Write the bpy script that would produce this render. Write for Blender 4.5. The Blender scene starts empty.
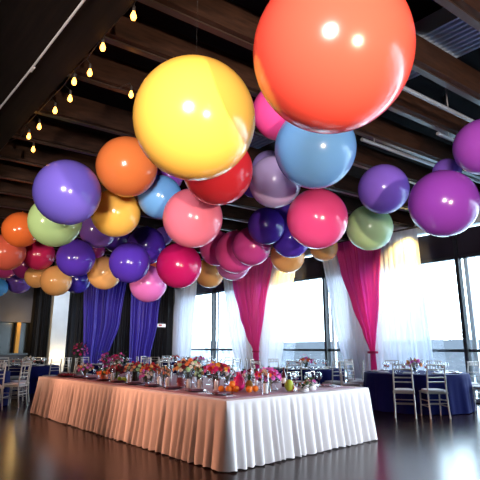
import bpy, math, random
from mathutils import Vector, Matrix
random.seed(7)
SC = bpy.context.scene
COL = SC.collection
PI = math.pi

# ------------------------------------------------------------------ camera, world, lights, exposure
cam_d = bpy.data.cameras.new('camera'); cam = bpy.data.objects.new('camera', cam_d); COL.objects.link(cam)
cam_d.sensor_width = 36.0; cam_d.sensor_fit = 'HORIZONTAL'; cam_d.lens = 465.0/480.0*36.0
cam_d.clip_start = 0.05; cam_d.clip_end = 500
YAW = math.radians(41.2); PITCH = math.atan(108.0/465.0)
cam.location = (0, 0, 1.30); cam.rotation_euler = (PI/2 + PITCH, 0, -YAW)
SC.camera = cam

W = bpy.data.worlds.new('sky'); SC.world = W; W.use_nodes = True
bg = W.node_tree.nodes['Background']; bg.inputs[0].default_value = (0.67, 0.85, 1.0, 1); bg.inputs[1].default_value = 9.0

def aim(o, target):
    d = Vector(target) - o.location
    o.rotation_euler = d.to_track_quat('-Z', 'Y').to_euler()
def lamp(name, kind, loc, power, color, target=None, size=0.1, angle=60, blend=0.5):
    l = bpy.data.lights.new(name, kind); l.energy = power; l.color = color
    if kind in ('POINT', 'SPOT'): l.shadow_soft_size = size
    if kind == 'SPOT': l.spot_size = math.radians(angle); l.spot_blend = blend
    o = bpy.data.objects.new(name, l); COL.objects.link(o); o.location = loc
    if target: aim(o, target)
    return o
def portal(y0, y1, z0, z1):
    l = bpy.data.lights.new('window_portal', 'AREA'); l.shape = 'RECTANGLE'; l.size = z1-z0; l.size_y = y1-y0
    l.cycles.is_portal = True
    o = bpy.data.objects.new('window_portal', l); COL.objects.link(o)
    o.location = (12.25, (y0+y1)/2, (z0+z1)/2); o.rotation_euler = (0, PI/2, 0)
portal(-14, 7.7, 0.05, 3.6); portal(8.7, 12.4, 0.05, 3.6); portal(13.4, 17.6, 0.05, 3.6)
# warm event spot behind the photographer that lights the balloons
lamp('balloon_spot_lamp', 'SPOT', (0.25, -3.67, 1.2), 2100, (1.0, 0.80, 0.58), (4.95, 5.16, 5.65), 0.08, 46, 0.3)
lamp('added_balloon_fill', 'SPOT', (-3.5, -2.5, 2.2), 4000, (1.0, 0.92, 0.86), (3.5, 4.5, 5.8), 0.9, 54, 0.4)  # soft fill added front left to brighten the balloons, not a fixture of the hall
lamp('added_far_balloon_fill', 'SPOT', (-3.6, 6.0, 2.2), 1100, (1.0, 0.80, 0.58), (4.2, 12.4, 4.6), 0.3, 56, 0.5)  # extra fill added for the darker far left cluster, stands for no real lamp
# warm wash along the long side of the table, from the inner wall
for yy in (5.0, 7.6, 10.2):
    lamp('table_wash_lamp', 'SPOT', (0.6, yy + 2.9, 2.6), 420, (1.0, 0.41, 0.24), (3.45, yy, 0.35), 0.12, 52, 0.6)
# added cool fill, no lamp of the room, lifting the table's short end
lamp('added_table_end_fill', 'SPOT', (8.4, -3.6, 2.6), 2000, (0.86, 0.88, 1.0), (5.0, 4.2, 0.35), 0.15, 24, 0.6)
# warm lamps at the heads of the sheer curtains
lamp('curtain_lamp', 'SPOT', (11.25, 6.2, 4.45), 260, (1.0, 0.66, 0.18), (11.8, 6.55, 3.7), 0.05, 75, 1.0)
lamp('curtain_lamp', 'SPOT', (11.25, 10.7, 4.45), 200, (1.0, 0.66, 0.18), (11.8, 11.0, 3.7), 0.05, 75, 1.0)
# cool spot on the white pillar, warm light at its foot, and cool wash for the blue drapes
lamp('pillar_lamp', 'SPOT', (6.3, 16.2, 4.4), 150, (0.75, 0.88, 1.0), (6.66, 17.9, 2.2), 0.05, 70, 1.0)
lamp('pillar_foot_lamp', 'POINT', (6.66, 17.7, 0.95), 12, (1.0, 0.75, 0.4), None, 0.05)
lamp('niche_lamp', 'POINT', (5.3, 17.75, 2.3), 8, (1.0, 0.62, 0.2), None, 0.04)
lamp('drape_lamp', 'SPOT', (9.2, 13.6, 4.4), 130, (0.6, 0.55, 1.0), (9.3, 18.0, 2.0), 0.2, 60, 1.0)

SC.view_settings.view_transform = 'Standard'; SC.view_settings.look = 'None'
SC.view_settings.exposure = 0.6; SC.view_settings.gamma = 1.0; SC.view_settings.use_curve_mapping = False

# ------------------------------------------------------------------ materials
def lin(c):
    return tuple(((v/255)/12.92 if v/255 <= 0.04045 else ((v/255+0.055)/1.055)**2.4) for v in c)
MATS = {}
def mat(name, rgb, rough=0.5, metal=0.0, noise=0.0, nscale=8.0, coat=0.0, transl=0.0, transp=0.0, emit=0.0, spec=0.5, stretch=None, bump=0.0, sheen=0.0):
    if name in MATS: return MATS[name]
    m = bpy.data.materials.new(name); m.use_nodes = True; nt = m.node_tree; N = nt.nodes; L = nt.links
    p = N['Principled BSDF']; out = N['Material Output']; c = lin(rgb) + (1,)
    p.inputs['Base Color'].default_value = c; p.inputs['Roughness'].default_value = rough; p.inputs['Metallic'].default_value = metal
    p.inputs['Coat Weight'].default_value = coat; p.inputs['Coat Roughness'].default_value = 0.04
    p.inputs['Specular IOR Level'].default_value = spec; p.inputs['Sheen Weight'].default_value = sheen
    if noise or bump:
        tc = N.new('ShaderNodeTexCoord'); nz = N.new('ShaderNodeTexNoise'); nz.inputs['Scale'].default_value = nscale; nz.inputs['Detail'].default_value = 5
        if stretch:
            mp = N.new('ShaderNodeMapping'); mp.inputs['Scale'].default_value = stretch
            L.new(tc.outputs['Object'], mp.inputs[0]); L.new(mp.outputs[0], nz.inputs['Vector'])
        else: L.new(tc.outputs['Object'], nz.inputs['Vector'])
        if noise:
            rp = N.new('ShaderNodeValToRGB'); a = 1-noise; b = 1+noise
            rp.color_ramp.elements[0].position = 0.3; rp.color_ramp.elements[1].position = 0.7
            rp.color_ramp.elements[0].color = (c[0]*a, c[1]*a, c[2]*a, 1); rp.color_ramp.elements[1].color = (min(1, c[0]*b), min(1, c[1]*b), min(1, c[2]*b), 1)
            L.new(nz.outputs['Fac'], rp.inputs[0]); L.new(rp.outputs[0], p.inputs['Base Color'])
        if bump:
            bp = N.new('ShaderNodeBump'); bp.inputs['Strength'].default_value = bump; bp.inputs['Distance'].default_value = 0.01
            L.new(nz.outputs['Fac'], bp.inputs['Height']); L.new(bp.outputs[0], p.inputs['Normal'])
    if emit:
        p.inputs['Emission Color'].default_value = c; p.inputs['Emission Strength'].default_value = emit
    sh = p.outputs[0]
    if transl:
        t = N.new('ShaderNodeBsdfTranslucent'); t.inputs[0].default_value = c; mx = N.new('ShaderNodeMixShader'); mx.inputs[0].default_value = transl
        L.new(sh, mx.inputs[1]); L.new(t.outputs[0], mx.inputs[2]); sh = mx.outputs[0]
    if transp:
        t = N.new('ShaderNodeBsdfTransparent'); mx = N.new('ShaderNodeMixShader'); mx.inputs[0].default_value = transp
        L.new(sh, mx.inputs[1]); L.new(t.outputs[0], mx.inputs[2]); sh = mx.outputs[0]
    L.new(sh, out.inputs[0]); MATS[name] = m
    return m
def thin_glass(name, tint=(1, 1, 1), fmin=0.04, fmax=0.5):
    if name in MATS: return MATS[name]
    m = bpy.data.materials.new(name); m.use_nodes = True; nt = m.node_tree; N = nt.nodes; L = nt.links; N.remove(N['Principled BSDF'])
    t = N.new('ShaderNodeBsdfTransparent'); t.inputs[0].default_value = tint + (1,)
    g = N.new('ShaderNodeBsdfGlossy'); g.inputs['Roughness'].default_value = 0.03
    lw = N.new('ShaderNodeLayerWeight'); lw.inputs[0].default_value = 0.35
    mr = N.new('ShaderNodeMapRange'); mr.inputs['To Min'].default_value = fmin; mr.inputs['To Max'].default_value = fmax
    L.new(lw.outputs['Facing'], mr.inputs[0])
    mx = N.new('ShaderNodeMixShader'); L.new(mr.outputs[0], mx.inputs[0]); L.new(t.outputs[0], mx.inputs[1]); L.new(g.outputs[0], mx.inputs[2])
    L.new(mx.outputs[0], N['Material Output'].inputs[0]); MATS[name] = m
    return m

# ------------------------------------------------------------------ mesh builder
class MB:
    def __init__(s): s.v = []; s.f = []
    def add(s, vs, fs):
        n = len(s.v); s.v += [tuple(v) for v in vs]; s.f += [tuple(i+n for i in f) for f in fs]; return s
    def box(s, x0, x1, y0, y1, z0, z1):
        return s.add([(x0,y0,z0),(x1,y0,z0),(x1,y1,z0),(x0,y1,z0),(x0,y0,z1),(x1,y0,z1),(x1,y1,z1),(x0,y1,z1)],
                     [(0,3,2,1),(4,5,6,7),(0,1,5,4),(1,2,6,5),(2,3,7,6),(3,0,4,7)])
    def tube(s, pts, r, seg=8):
        pts = [Vector(p) for p in pts]; rs = r if isinstance(r, (list, tuple)) else [r]*len(pts); rings = []
        for i, p in enumerate(pts):
            d = (pts[min(i+1, len(pts)-1)] - pts[max(i-1, 0)]).normalized()
            up = Vector((0,0,1)) if abs(d.z) < 0.9 else Vector((1,0,0))
            a = d.cross(up).normalized(); b = d.cross(a)
            rings.append([p + rs[i]*(a*math.cos(2*PI*k/seg) + b*math.sin(2*PI*k/seg)) for k in range(seg)])
        vs = [v for rg in rings for v in rg]; fs = []
        for i in range(len(pts)-1):
            for k in range(seg):
                fs.append((i*seg+k, i*seg+(k+1) % seg, (i+1)*seg+(k+1) % seg, (i+1)*seg+k))
        fs.append(tuple(range(seg))); fs.append(tuple(reversed(range((len(pts)-1)*seg, len(pts)*seg))))
        return s.add(vs, fs)
    def lathe(s, prof, seg=16, c=(0,0,0)):
        vs = []; fs = []
        for r, z in prof:
            for k in range(seg): vs.append((c[0]+r*math.cos(2*PI*k/seg), c[1]+r*math.sin(2*PI*k/seg), c[2]+z))
        for i in range(len(prof)-1):
            for k in range(seg): fs.append((i*seg+k, i*seg+(k+1) % seg, (i+1)*seg+(k+1) % seg, (i+1)*seg+k))
        if prof[0][0] > 1e-4: fs.append(tuple(reversed(range(seg))))
        if prof[-1][0] > 1e-4: fs.append(tuple(range((len(prof)-1)*seg, len(prof)*seg)))
        return s.add(vs, fs)
    def ball(s, r, c=(0,0,0), seg=16, rings=10, sx=1, sy=1, sz=1, fn=None):
        vs = []; fs = []
        for i in range(rings+1):
            th = PI*i/rings
            for k in range(seg):
                ph = 2*PI*k/seg; q = fn(th, ph) if fn else 1.0
                vs.append((c[0]+sx*r*q*math.sin(th)*math.cos(ph), c[1]+sy*r*q*math.sin(th)*math.sin(ph), c[2]+sz*r*q*math.cos(th)))
        for i in range(rings):
            for k in range(seg): fs.append((i*seg+k, (i+1)*seg+k, (i+1)*seg+(k+1) % seg, i*seg+(k+1) % seg))
        return s.add(vs, fs)
    def mesh(s, name, m, smooth=True):
        me = bpy.data.meshes.new(name); me.from_pydata(s.v, [], s.f); me.validate(); me.update()
        if m: me.materials.append(m)
        if smooth:
            me.polygons.foreach_set('use_smooth', [True]*len(me.polygons))
            try: me.set_sharp_from_angle(angle=math.radians(40))
            except Exception: pass
        return me
    def build(s, name, m, parent=None, loc=None, rz=0, smooth=True):
        return link(name, s.mesh(name, m, smooth), parent, loc, rz)
def link(name, me, parent=None, loc=None, rz=0):
    o = bpy.data.objects.new(name, me); COL.objects.link(o)
    if parent: o.parent = parent
    if loc: o.location = loc
    if rz: o.rotation_euler = (0, 0, rz)
    return o
def tag(o, label, cat, group=None, kind=None):
    o['label'] = label; o['category'] = cat
    if group: o['group'] = group
    if kind: o['kind'] = kind
    return o
def thing(name, label, cat, loc=(0,0,0), rz=0, group=None):
    o = bpy.data.objects.new(name, None); COL.objects.link(o); o.empty_display_size = 0.1
    o.location = loc; o.rotation_euler = (0, 0, rz)
    return tag(o, label, cat, group)
def struct(o, label=None, cat=None):
    o['kind'] = 'structure'
    if label: o['label'] = label
    if cat: o['category'] = cat
    return o
def kids(o): return [c for c in bpy.data.objects if c.parent == o]
def copy_tree(o, loc, rz=0, label=None, group=None, children=None):
    c = o.copy(); COL.objects.link(c); c.location = loc; c.rotation_euler = (0, 0, rz)
    if label: c['label'] = label
    if group: c['group'] = group
    for ch, gr in children:
        d = ch.copy(); COL.objects.link(d); d.parent = c
        for g in gr:
            e = g.copy(); COL.objects.link(e); e.parent = d
    return c
def tree(o): return [(c, kids(c)) for c in kids(o)]

# ------------------------------------------------------------------ materials used
M_floor = mat('dark_polished_floor', (40, 24, 19), 0.22, noise=0.35, nscale=1.6, bump=0.05, spec=0.2)
M_deck = mat('black_ceiling_deck', (15, 14, 16), 0.8, spec=0.1)
M_wood = mat('brown_beam_wood', (40, 23, 15), 0.6, spec=0.15, noise=0.45, nscale=3.0, stretch=(0.6, 9, 9))
M_girder = mat('dark_girder_wood', (17, 11, 8), 0.7, spec=0.1, noise=0.4, nscale=3.0, stretch=(9, 0.6, 9))
M_steel = mat('grey_steel', (78, 66, 60), 0.4)
M_flange = mat('dark_steel_flange', (44, 32, 26), 0.35, spec=0.45)
M_frame = mat('dark_window_frame', (28, 30, 38), 0.4)
M_header = mat('smoked_header_panel', (52, 46, 58), 0.25)
M_white = mat('white_paint', (225, 225, 228), 0.6)
M_grey = mat('grey_wall_panel', (92, 90, 98), 0.6, noise=0.12, nscale=1.5)
M_dark = mat('dark_wall', (30, 28, 32), 0.7)
M_sheer = mat('white_sheer', (230, 234, 246), 0.8, transl=0.16, transp=0.03)
M_pink = mat('hot_pink_drape', (240, 70, 168), 0.5, transl=0.4, sheen=0.3)
M_blue = mat('royal_blue_drape', (62, 40, 165), 0.5, sheen=0.3)
M_black = mat('black_drape', (9, 9, 18), 0.8)
M_cloth = mat('white_table_linen', (232, 228, 226), 0.8, transl=0.08)
M_runner = mat('mauve_table_linen', (165, 130, 145), 0.6)
M_navy = mat('navy_satin_linen', (13, 18, 76), 0.75, spec=0.08)
M_chair = mat('champagne_silver_paint', (190, 180, 172), 0.32, metal=0.55)
M_cush = mat('ivory_cushion', (205, 200, 205), 0.8)
M_glass = thin_glass('clear_glass', (0.97, 0.98, 1.0), 0.06, 0.75)
M_pane = thin_glass('window_glass', (0.97, 0.99, 1.0), 0.02, 0.3)

# ------------------------------------------------------------------ the room
XW = 12.0; YE = 18.4; XL = -4.5; YB = -14.0; ZC = 5.25
struct(MB().box(XL, XW+0.3, YB, YE+0.3, -0.2, 0).build('floor', M_floor, smooth=False), 'dark polished brown floor', 'floor')
struct(MB().box(XL, XW+0.3, YB, YE+0.3, ZC, ZC+0.2).build('ceiling', M_deck, smooth=False), 'black ceiling deck above the brown beams', 'ceiling')
struct(MB().box(XL-0.2, XL, YB, YE+0.3, 0, ZC).build('wall_left', mat('dim_left_wall', (74, 62, 56), 0.8), smooth=False))
struct(MB().box(XL, XW+0.3, YB-0.2, YB, 0, ZC).build('wall_rear', mat('dim_rear_wall', (150, 145, 145), 0.8), smooth=False))
# end wall: grey panel at upper left over a dark niche
w = MB(); w.box(XL, 5.72, YE, YE+0.3, 2.22, ZC); w.box(XL, 5.72, YE+0.05, YE+0.3, 0, 1.12)
struct(w.build('wall_end', M_grey, smooth=False), 'grey end wall panel above a dark niche', 'wall')
struct(MB().box(5.72, XW+0.3, YE, YE+0.3, 0, ZC).build('wall_end_dark', M_dark, smooth=False))
w = MB(); w.box(XL, 5.72, YE+0.26, YE+0.3, 1.12, 2.22); w.box(XL, 5.72, YE-0.02, YE+0.02, 1.06, 1.12)
struct(w.build('niche_back_panel', mat('smoked_niche_glass', (46, 52, 54), 0.2), smooth=False))
struct(MB().box(5.24, 5.37, YE-0.06, YE+0.1, 1.12, 2.22).build('niche_post', mat('gilded_post', (215, 150, 50), 0.4, metal=0.3), smooth=False), 'gold lit post standing in the dark niche', 'post')
struct(MB().box(6.38, 6.97, YE-0.35, YE, 0, ZC).build('pillar', mat('white_pillar_plaster', (222, 226, 232), 0.7, noise=0.06, nscale=2), smooth=False), 'white floor to ceiling pillar beside the black drape', 'pillar')
# window wall on the right: sill strip, head strip and piers between the windows
w = MB()
for y0, y1 in ((7.7, 8.65), (12.35, 13.35), (17.65, YE+0.3)): w.box(XW, XW+0.3, y0, y1, 0, 4.4)
w.box(XW-0.02, XW+0.3, YB, YE+0.3, 4.4, ZC)
struct(w.build('wall_right', M_white, smooth=False), 'white wall between the tall windows', 'wall')
def window(n, y0, y1, mull):
    f = MB(); f.box(XW+0.08, XW+0.2, y0, y1, 0, 0.1); f.box(XW+0.06, XW+0.22, y0, y1, 3.56, 3.64); f.box(XW+0.08, XW+0.2, y0, y1, 1.2, 1.27)
    for m in mull: f.box(XW+0.02, XW+0.22, m-0.045, m+0.045, 0, 4.4)
    f.box(XW+0.08, XW+0.2, y0, y0+0.06, 0, 4.4); f.box(XW+0.08, XW+0.2, y1-0.06, y1, 0, 4.4)
    o = struct(f.build('window_%d' % n, M_frame, smooth=False), None)
    p = MB().box(XW+0.13, XW+0.14, y0, y1, 0.1, 3.6).build('window_pane', M_pane, o, smooth=False)
    h = MB().box(XW+0.10, XW+0.16, y0, y1, 3.64, 4.34).build('header_panel', M_header, o, smooth=False); h['label'] = 'smoked dark header panel'
    t = MB()
    for m in mull: t.box(XW+0.24, XW+0.34, m-0.19, m-0.08, 0, 3.6)
    if t.v: t.build('outer_post', M_white, o, smooth=False)['label'] = 'white outer post'
    return o
o = window(1, YB, 7.7, (-12.5, -8.1, -3.6, 0.8, 5.23)); o['label'] = 'tall dark framed window at far right of the white sheer'; o['category'] = 'window'
o = window(2, 8.65, 12.35, (9.6,)); o['label'] = 'tall window between the two pink drapes'; o['category'] = 'window'
o = window(3, 13.35, 17.65, (15.5,)); o['label'] = 'tall window nearest the blue drapes'; o['category'] = 'window'

# ceiling: main girder, cross joists with steel flanges, ribbed duct
def beam(name, pts, h, w_, m, label):
    (x0, y0), (x1, y1), z = pts
    return struct(MB().add([(x0,y0-w_,z),(x1,y1-w_,z),(x1,y1,z),(x0,y0,z),(x0,y0-w_,z+h),(x1,y1-w_,z+h),(x1,y1,z+h),(x0,y0,z+h)],
        [(0,3,2,1),(4,5,6,7),(0,1,5,4),(1,2,6,5),(2,3,7,6),(3,0,4,7)]).build(name, m, smooth=False), label, 'beam')
g = MB(); g.box(0.75, 1.66, YB, YE, 4.36, ZC); g.box(0.55, 0.75, YB, YE, 4.6, ZC)
struct(g.build('main_girder', M_girder, smooth=False), 'broad dark timber girder above the bulb string', 'beam')
ys = [0.15, 1.05, 1.9, 2.75, 3.55, 4.35, 5.28, 6.52, 7.58, 8.68, 9.75, 10.8, 11.9, 13.0, 14.1, 15.2, 16.3, 17.4]
ordn = ['first','second','third','fourth','fifth','sixth','seventh','eighth','ninth','tenth','eleventh','twelfth','thirteenth','fourteenth','fifteenth','sixteenth','seventeenth','eighteenth']
for k, y in enumerate(ys):
    j = beam('ceiling_joist', ((1.66, y+0.04), (11.98, y-1.2), 4.62), 0.36, 0.13, M_wood, 'brown ceiling joist, %s of the row counting from the camera end' % ordn[k])
    f = MB().add([(1.66,y-0.02,4.6),(11.98,y-1.26,4.6),(11.98,y-1.18,4.6),(1.66,y+0.06,4.6),(1.66,y-0.02,4.62),(11.98,y-1.26,4.62),(11.98,y-1.18,4.62),(1.66,y+0.06,4.62)],
        [(0,3,2,1),(4,5,6,7),(0,1,5,4),(1,2,6,5),(2,3,7,6),(3,0,4,7)]).build('steel_flange', M_flange, j, smooth=False)
    f['label'] = 'dark steel flange'
    j2 = beam('ceiling_joist', ((XL, y+0.4), (0.55, y+0.1), 4.75), ZC-4.75, 0.13, M_girder, 'dark ceiling joist left of the girder, %s from the camera end' % ordn[k])
# ribbed duct
d = MB(); prof = []; x = 4.92
while x < 5.66:
    prof += [(x, 4.99), (x+0.035, 4.99), (x+0.045, 5.03), (x+0.075, 5.03)]; x += 0.09
top = [(5.66, 5.22), (4.92, 5.22)]; ring = prof + top; n = len(ring); segs = [(-1.0), 8.0]
d.add([(px, yy, pz) for yy in segs for px, pz in ring], [(i, (i+1) % n, n+(i+1) % n, n+i) for i in range(n)])
tag(d.build('ribbed_duct', mat('blue_grey_ribbed_metal', (150, 164, 190), 0.4, metal=0.3), smooth=False), 'flat ribbed blue-grey metal duct running above the brown joists', 'duct')
# grey rails between the joists on the window side
for k, (y, x0) in enumerate(((2.68, 4.7), (3.2, 6.6), (4.0, 5.9))):
    a = MB(); yb = y + 0.3
    a.tube([(x0, yb-0.12*(x0-2), 4.5), (11.9, yb-0.12*9.9, 4.5)], 0.03, 6)
    for xx in (x0+(1.3 if k == 0 else 0.3), 8.5, 11.0): a.tube([(xx, yb-0.12*(xx-2), 4.5), (xx, yb-0.12*(xx-2), ZC)], 0.01, 5)
    tag(a.build('ceiling_rail', mat('pale_rail_metal', (112, 110, 114), 0.4, metal=0.3)),
        ['pale rail hung under the ceiling nearest the camera', 'pale ceiling rail, middle one of the three hung there', 'pale ceiling rail hung above the violet balloon'][k], 'rail')
c = MB().tube([(1.30, 3.2, 4.33), (1.29, 5.1, 4.33), (1.25, 7.2, 4.33)], 0.012, 6)
c.tube([(1.30, 4.95, 4.33), (1.30, 5.05, 4.33)], 0.018, 6)
tag(c.build('conduit', mat('galvanised_conduit', (200, 195, 195), 0.35, metal=0.4)), 'thin grey conduit fixed under the dark girder', 'conduit')

# ------------------------------------------------------------------ view outside
struct(MB().box(12.6, 160, -60, 200, -2.2, -2.0).build('water', mat('pale_water', (120, 140, 150), 0.3, noise=0.15, nscale=0.5), smooth=False))
tag(MB().box(62, 66, -10, 160, -2.0, 2.35).build('quay_wall', mat('grey_quay', (58, 60, 66), 0.8, noise=0.1, nscale=1), smooth=False), 'long grey quay wall across the water', 'wall', None, 'structure')
bm_ = mat('pale_facade', (150, 150, 155), 0.8); wn_ = mat('facade_window', (100, 108, 118), 0.5)
def building(x, y0, y1, h, label):
    o = MB().box(x, x+6, y0, y1, -2.0, h).build('waterfront_building', bm_, smooth=False)
    yy = y0+0.8
    while yy < y1-0.8:
        z = 0.3
        while z < h-0.8: MB().box(x-0.05, x, yy, yy+0.9, z, z+1.0).build('window', wn_, o, smooth=False); z += 1.7
        yy += 1.7
    tag(o, label, 'building', 'waterfront buildings')
building(56, 82, 92, 4.0, 'low pale building across the water, left one seen in the third window')
building(57, 67, 76, 2.6, 'low pale building across the water, right one seen in the third window')
for k, (x, y, r, nm) in enumerate(((72, 36.0, 1.1, 'leftmost'), (72, 31.9, 1.4, 'middle'), (72, 28.2, 1.0, 'rightmost'))):
    t = thing('bare_tree', 'pale bare tree behind the quay, %s of the three' % nm, 'tree', (x, y, -2.0))
    MB().tube([(0,0,0), (0.1,0,3.2), (0,0,5.0)], [0.22, 0.15, 0.06], 6).build('trunk', mat('pale_bark', (160, 140, 135), 0.9), t)
    b = MB()
    for i in range(46):
        th, ph = random.uniform(0.1, 1.7), random.uniform(0, 2*PI); e = Vector((math.sin(th)*math.cos(ph), math.sin(th)*math.sin(ph), math.cos(th)*0.9))*r*random.uniform(0.8, 1.2)
        b.tube([(0,0,4.2), Vector((0,0,4.3))+e*0.5+Vector((0,0,0.15)), Vector((0,0,4.3))+e], [0.08, 0.05, 0.02], 4)
        b.ball(r*0.16, Vector((0,0,4.3))+e, 5, 4)
    b.build('branches', mat('pale_twigs', (180, 158, 150), 0.9), t)

# ------------------------------------------------------------------ drapes
def interp(pts, t):
    for (t0, v0), (t1, v1) in zip(pts, pts[1:]):
        if t <= t1:
            k = (t-t0)/(t1-t0); k = k*k*(3-2*k)*0.5 + k*0.5
            return v0 + (v1-v0)*k
    return pts[-1][1]
def drape(name, m, axis, pos, zt, zb, left, right, folds, amp, seed, rows=40):
    # left / right: edge position against depth (0 top, 1 bottom)
    rnd = random.Random(seed); ph = [rnd.uniform(0, 6.28) for _ in range(6)]; cols = folds*7
    vs = []; fs = []
    for i in range(rows+1):
        t = i/rows; z = zt + (zb-zt)*t; a, b = interp(left, t), interp(right, t); wd = abs(b-a)/max(abs(right[0][1]-left[0][1]), 0.01)
        am = amp*(0.55+0.45*min(1, t*3)) * (0.6+0.4*min(1, wd))
        for k in range(cols+1):
            s = k/cols; sw = s + 0.35/folds*math.sin(2*PI*s*3+ph[0]) + 0.2/folds*math.sin(2*PI*s*7+ph[1]) + 0.04/folds*math.sin(5*t+ph[2]+9*s)
            off = am*(math.sin(2*PI*folds*sw) + 0.35*math.sin(2*PI*folds*1.7*sw+ph[3]) + 0.12*math.sin(6*t+ph[4]+11*s))
            y = a + (b-a)*s
            vs.append((pos-off, y, z) if axis == 'x' else (y, pos-off, z))
    for i in range(rows):
        for k in range(cols):
            q = i*(cols+1)+k; fs.append((q, q+1, q+cols+2, q+cols+1))
    return MB().add(vs, fs).build(name, m)
XS = 11.80
def c2(a, b): return [(0, a), (1, b)]
tag(drape('sheer_curtain', M_sheer, 'x', XS, 4.5, 0.03, c2(7.55, 7.55), c2(6.1, 5.95), 13, 0.035, 1), 'white sheer curtain with an amber glow at its head, right of the nearer pink drape', 'curtain')
tag(drape('sheer_curtain', M_sheer, 'x', XS+0.05, 4.5, 0.03, [(0, 9.5), (0.5, 9.15), (1, 8.6)], [(0, 8.0), (0.72, 7.8), (1, 7.8)], 11, 0.03, 2), 'white sheer curtain swept behind the left edge of the nearer pink drape', 'curtain')
tag(drape('sheer_curtain', M_sheer, 'x', XS+0.05, 4.5, 0.03, [(0, 12.0), (0.7, 12.6), (1, 12.6)], [(0, 10.5), (0.6, 11.2), (1, 11.5)], 11, 0.03, 3), 'white sheer curtain on the right of the farther pink drape', 'curtain')
tag(drape('sheer_curtain', M_sheer, 'x', XS+0.05, 4.5, 0.03, [(0, 14.6), (0.5, 14.3), (1, 13.6)], [(0, 12.8), (0.7, 12.6), (1, 12.6)], 11, 0.03, 4), 'white sheer curtain on the left of the farther pink drape', 'curtain')
tag(drape('sheer_curtain', M_sheer, 'x', XS, 4.5, 0.03, c2(18.0, 18.1), c2(16.3, 16.7), 13, 0.035, 5), 'white sheer curtain in the corner beside the black drape', 'curtain')
tag(drape('pink_drape', M_pink, 'x', XS-0.12, 4.5, 0.03, [(0, 8.8), (0.2, 8.62), (0.45, 8.25), (0.62, 7.95), (0.74, 7.75), (1, 7.78)], [(0, 7.15), (0.4, 7.35), (0.74, 7.58), (1, 7.52)], 13, 0.04, 6), 'nearer hot pink drape swept to a tie, below the green balloon', 'curtain', 'hot pink drapes')
tag(drape('pink_drape', M_pink, 'x', XS-0.12, 4.5, 0.03, [(0, 13.9), (0.2, 13.75), (0.45, 13.35), (0.62, 13.0), (0.74, 12.62), (1, 12.7)], [(0, 11.5), (0.4, 12.0), (0.74, 12.35), (1, 12.3)], 13, 0.04, 7), 'farther hot pink drape swept to a tie, below the magenta balloons', 'curtain', 'hot pink drapes')
for y, lab in ((7.67, 'pink tie band around the nearer pink drape'), (12.49, 'pink tie band around the farther pink drape')):
    t = MB(); t.lathe([(0.16, -0.03), (0.17, 0), (0.16, 0.03)], 16); t.v = [(v[0]*0.55, v[1], v[2]) for v in t.v]
    tag(t.build('drape_tie', mat('pink_band', (190, 25, 100), 0.5), loc=(XS-0.12, y, 1.18)), lab, 'tie')
tag(drape('black_drape', M_black, 'y', YE-0.12, 4.6, 0.03, c2(6.97, 6.97), c2(11.6, 11.6), 34, 0.035, 8), 'wide black drape hung along the end wall behind the blue drapes', 'curtain')
tag(drape('black_drape', M_black, 'y', YE-0.12, 4.6, 0.03, c2(5.76, 5.76), c2(6.34, 6.34), 7, 0.035, 9), 'narrow black drape on the left of the white pillar', 'curtain')
tag(drape('blue_drape', M_blue, 'y', YE-0.3, 4.6, 0.03, [(0, 7.5), (1, 7.75)], [(0, 9.45), (0.5, 9.2), (0.8, 8.75), (1, 8.7)], 14, 0.045, 10), 'left royal blue drape, beside the white pillar', 'curtain', 'royal blue drapes')
tag(drape('blue_drape', M_blue, 'y', YE-0.3, 4.6, 0.03, [(0, 9.62), (1, 9.7)], [(0, 11.2), (0.5, 11.0), (0.8, 10.7), (1, 10.6)], 13, 0.045, 11), 'right royal blue drape, below the pink balloon', 'curtain', 'royal blue drapes')
tag(MB().tube([(XS-0.05, 5.9, 4.53), (XS-0.05, 18.3, 4.53)], 0.025, 8).build('curtain_rod', M_steel), 'long grey curtain rod above the pink and white drapes', 'rod')
tag(MB().tube([(5.7, YE-0.2, 4.63), (11.7, YE-0.2, 4.63)], 0.025, 8).build('curtain_rod', M_steel), 'grey curtain rod above the blue and black drapes', 'rod')
t = thing('exit_sign', 'small white and red lit sign on the black drape by the corner', 'sign', (11.25, YE-0.22, 2.28))
MB().box(-0.2, 0.2, -0.03, 0.03, -0.07, 0.07).build('sign_face', mat('white_sign', (235, 230, 230), 0.4, emit=0.5), t, smooth=False)
MB().box(-0.16, 0.0, -0.036, -0.03, -0.03, 0.04).build('sign_mark', mat('red_sign_mark', (215, 60, 50), 0.4), t, smooth=False)

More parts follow.
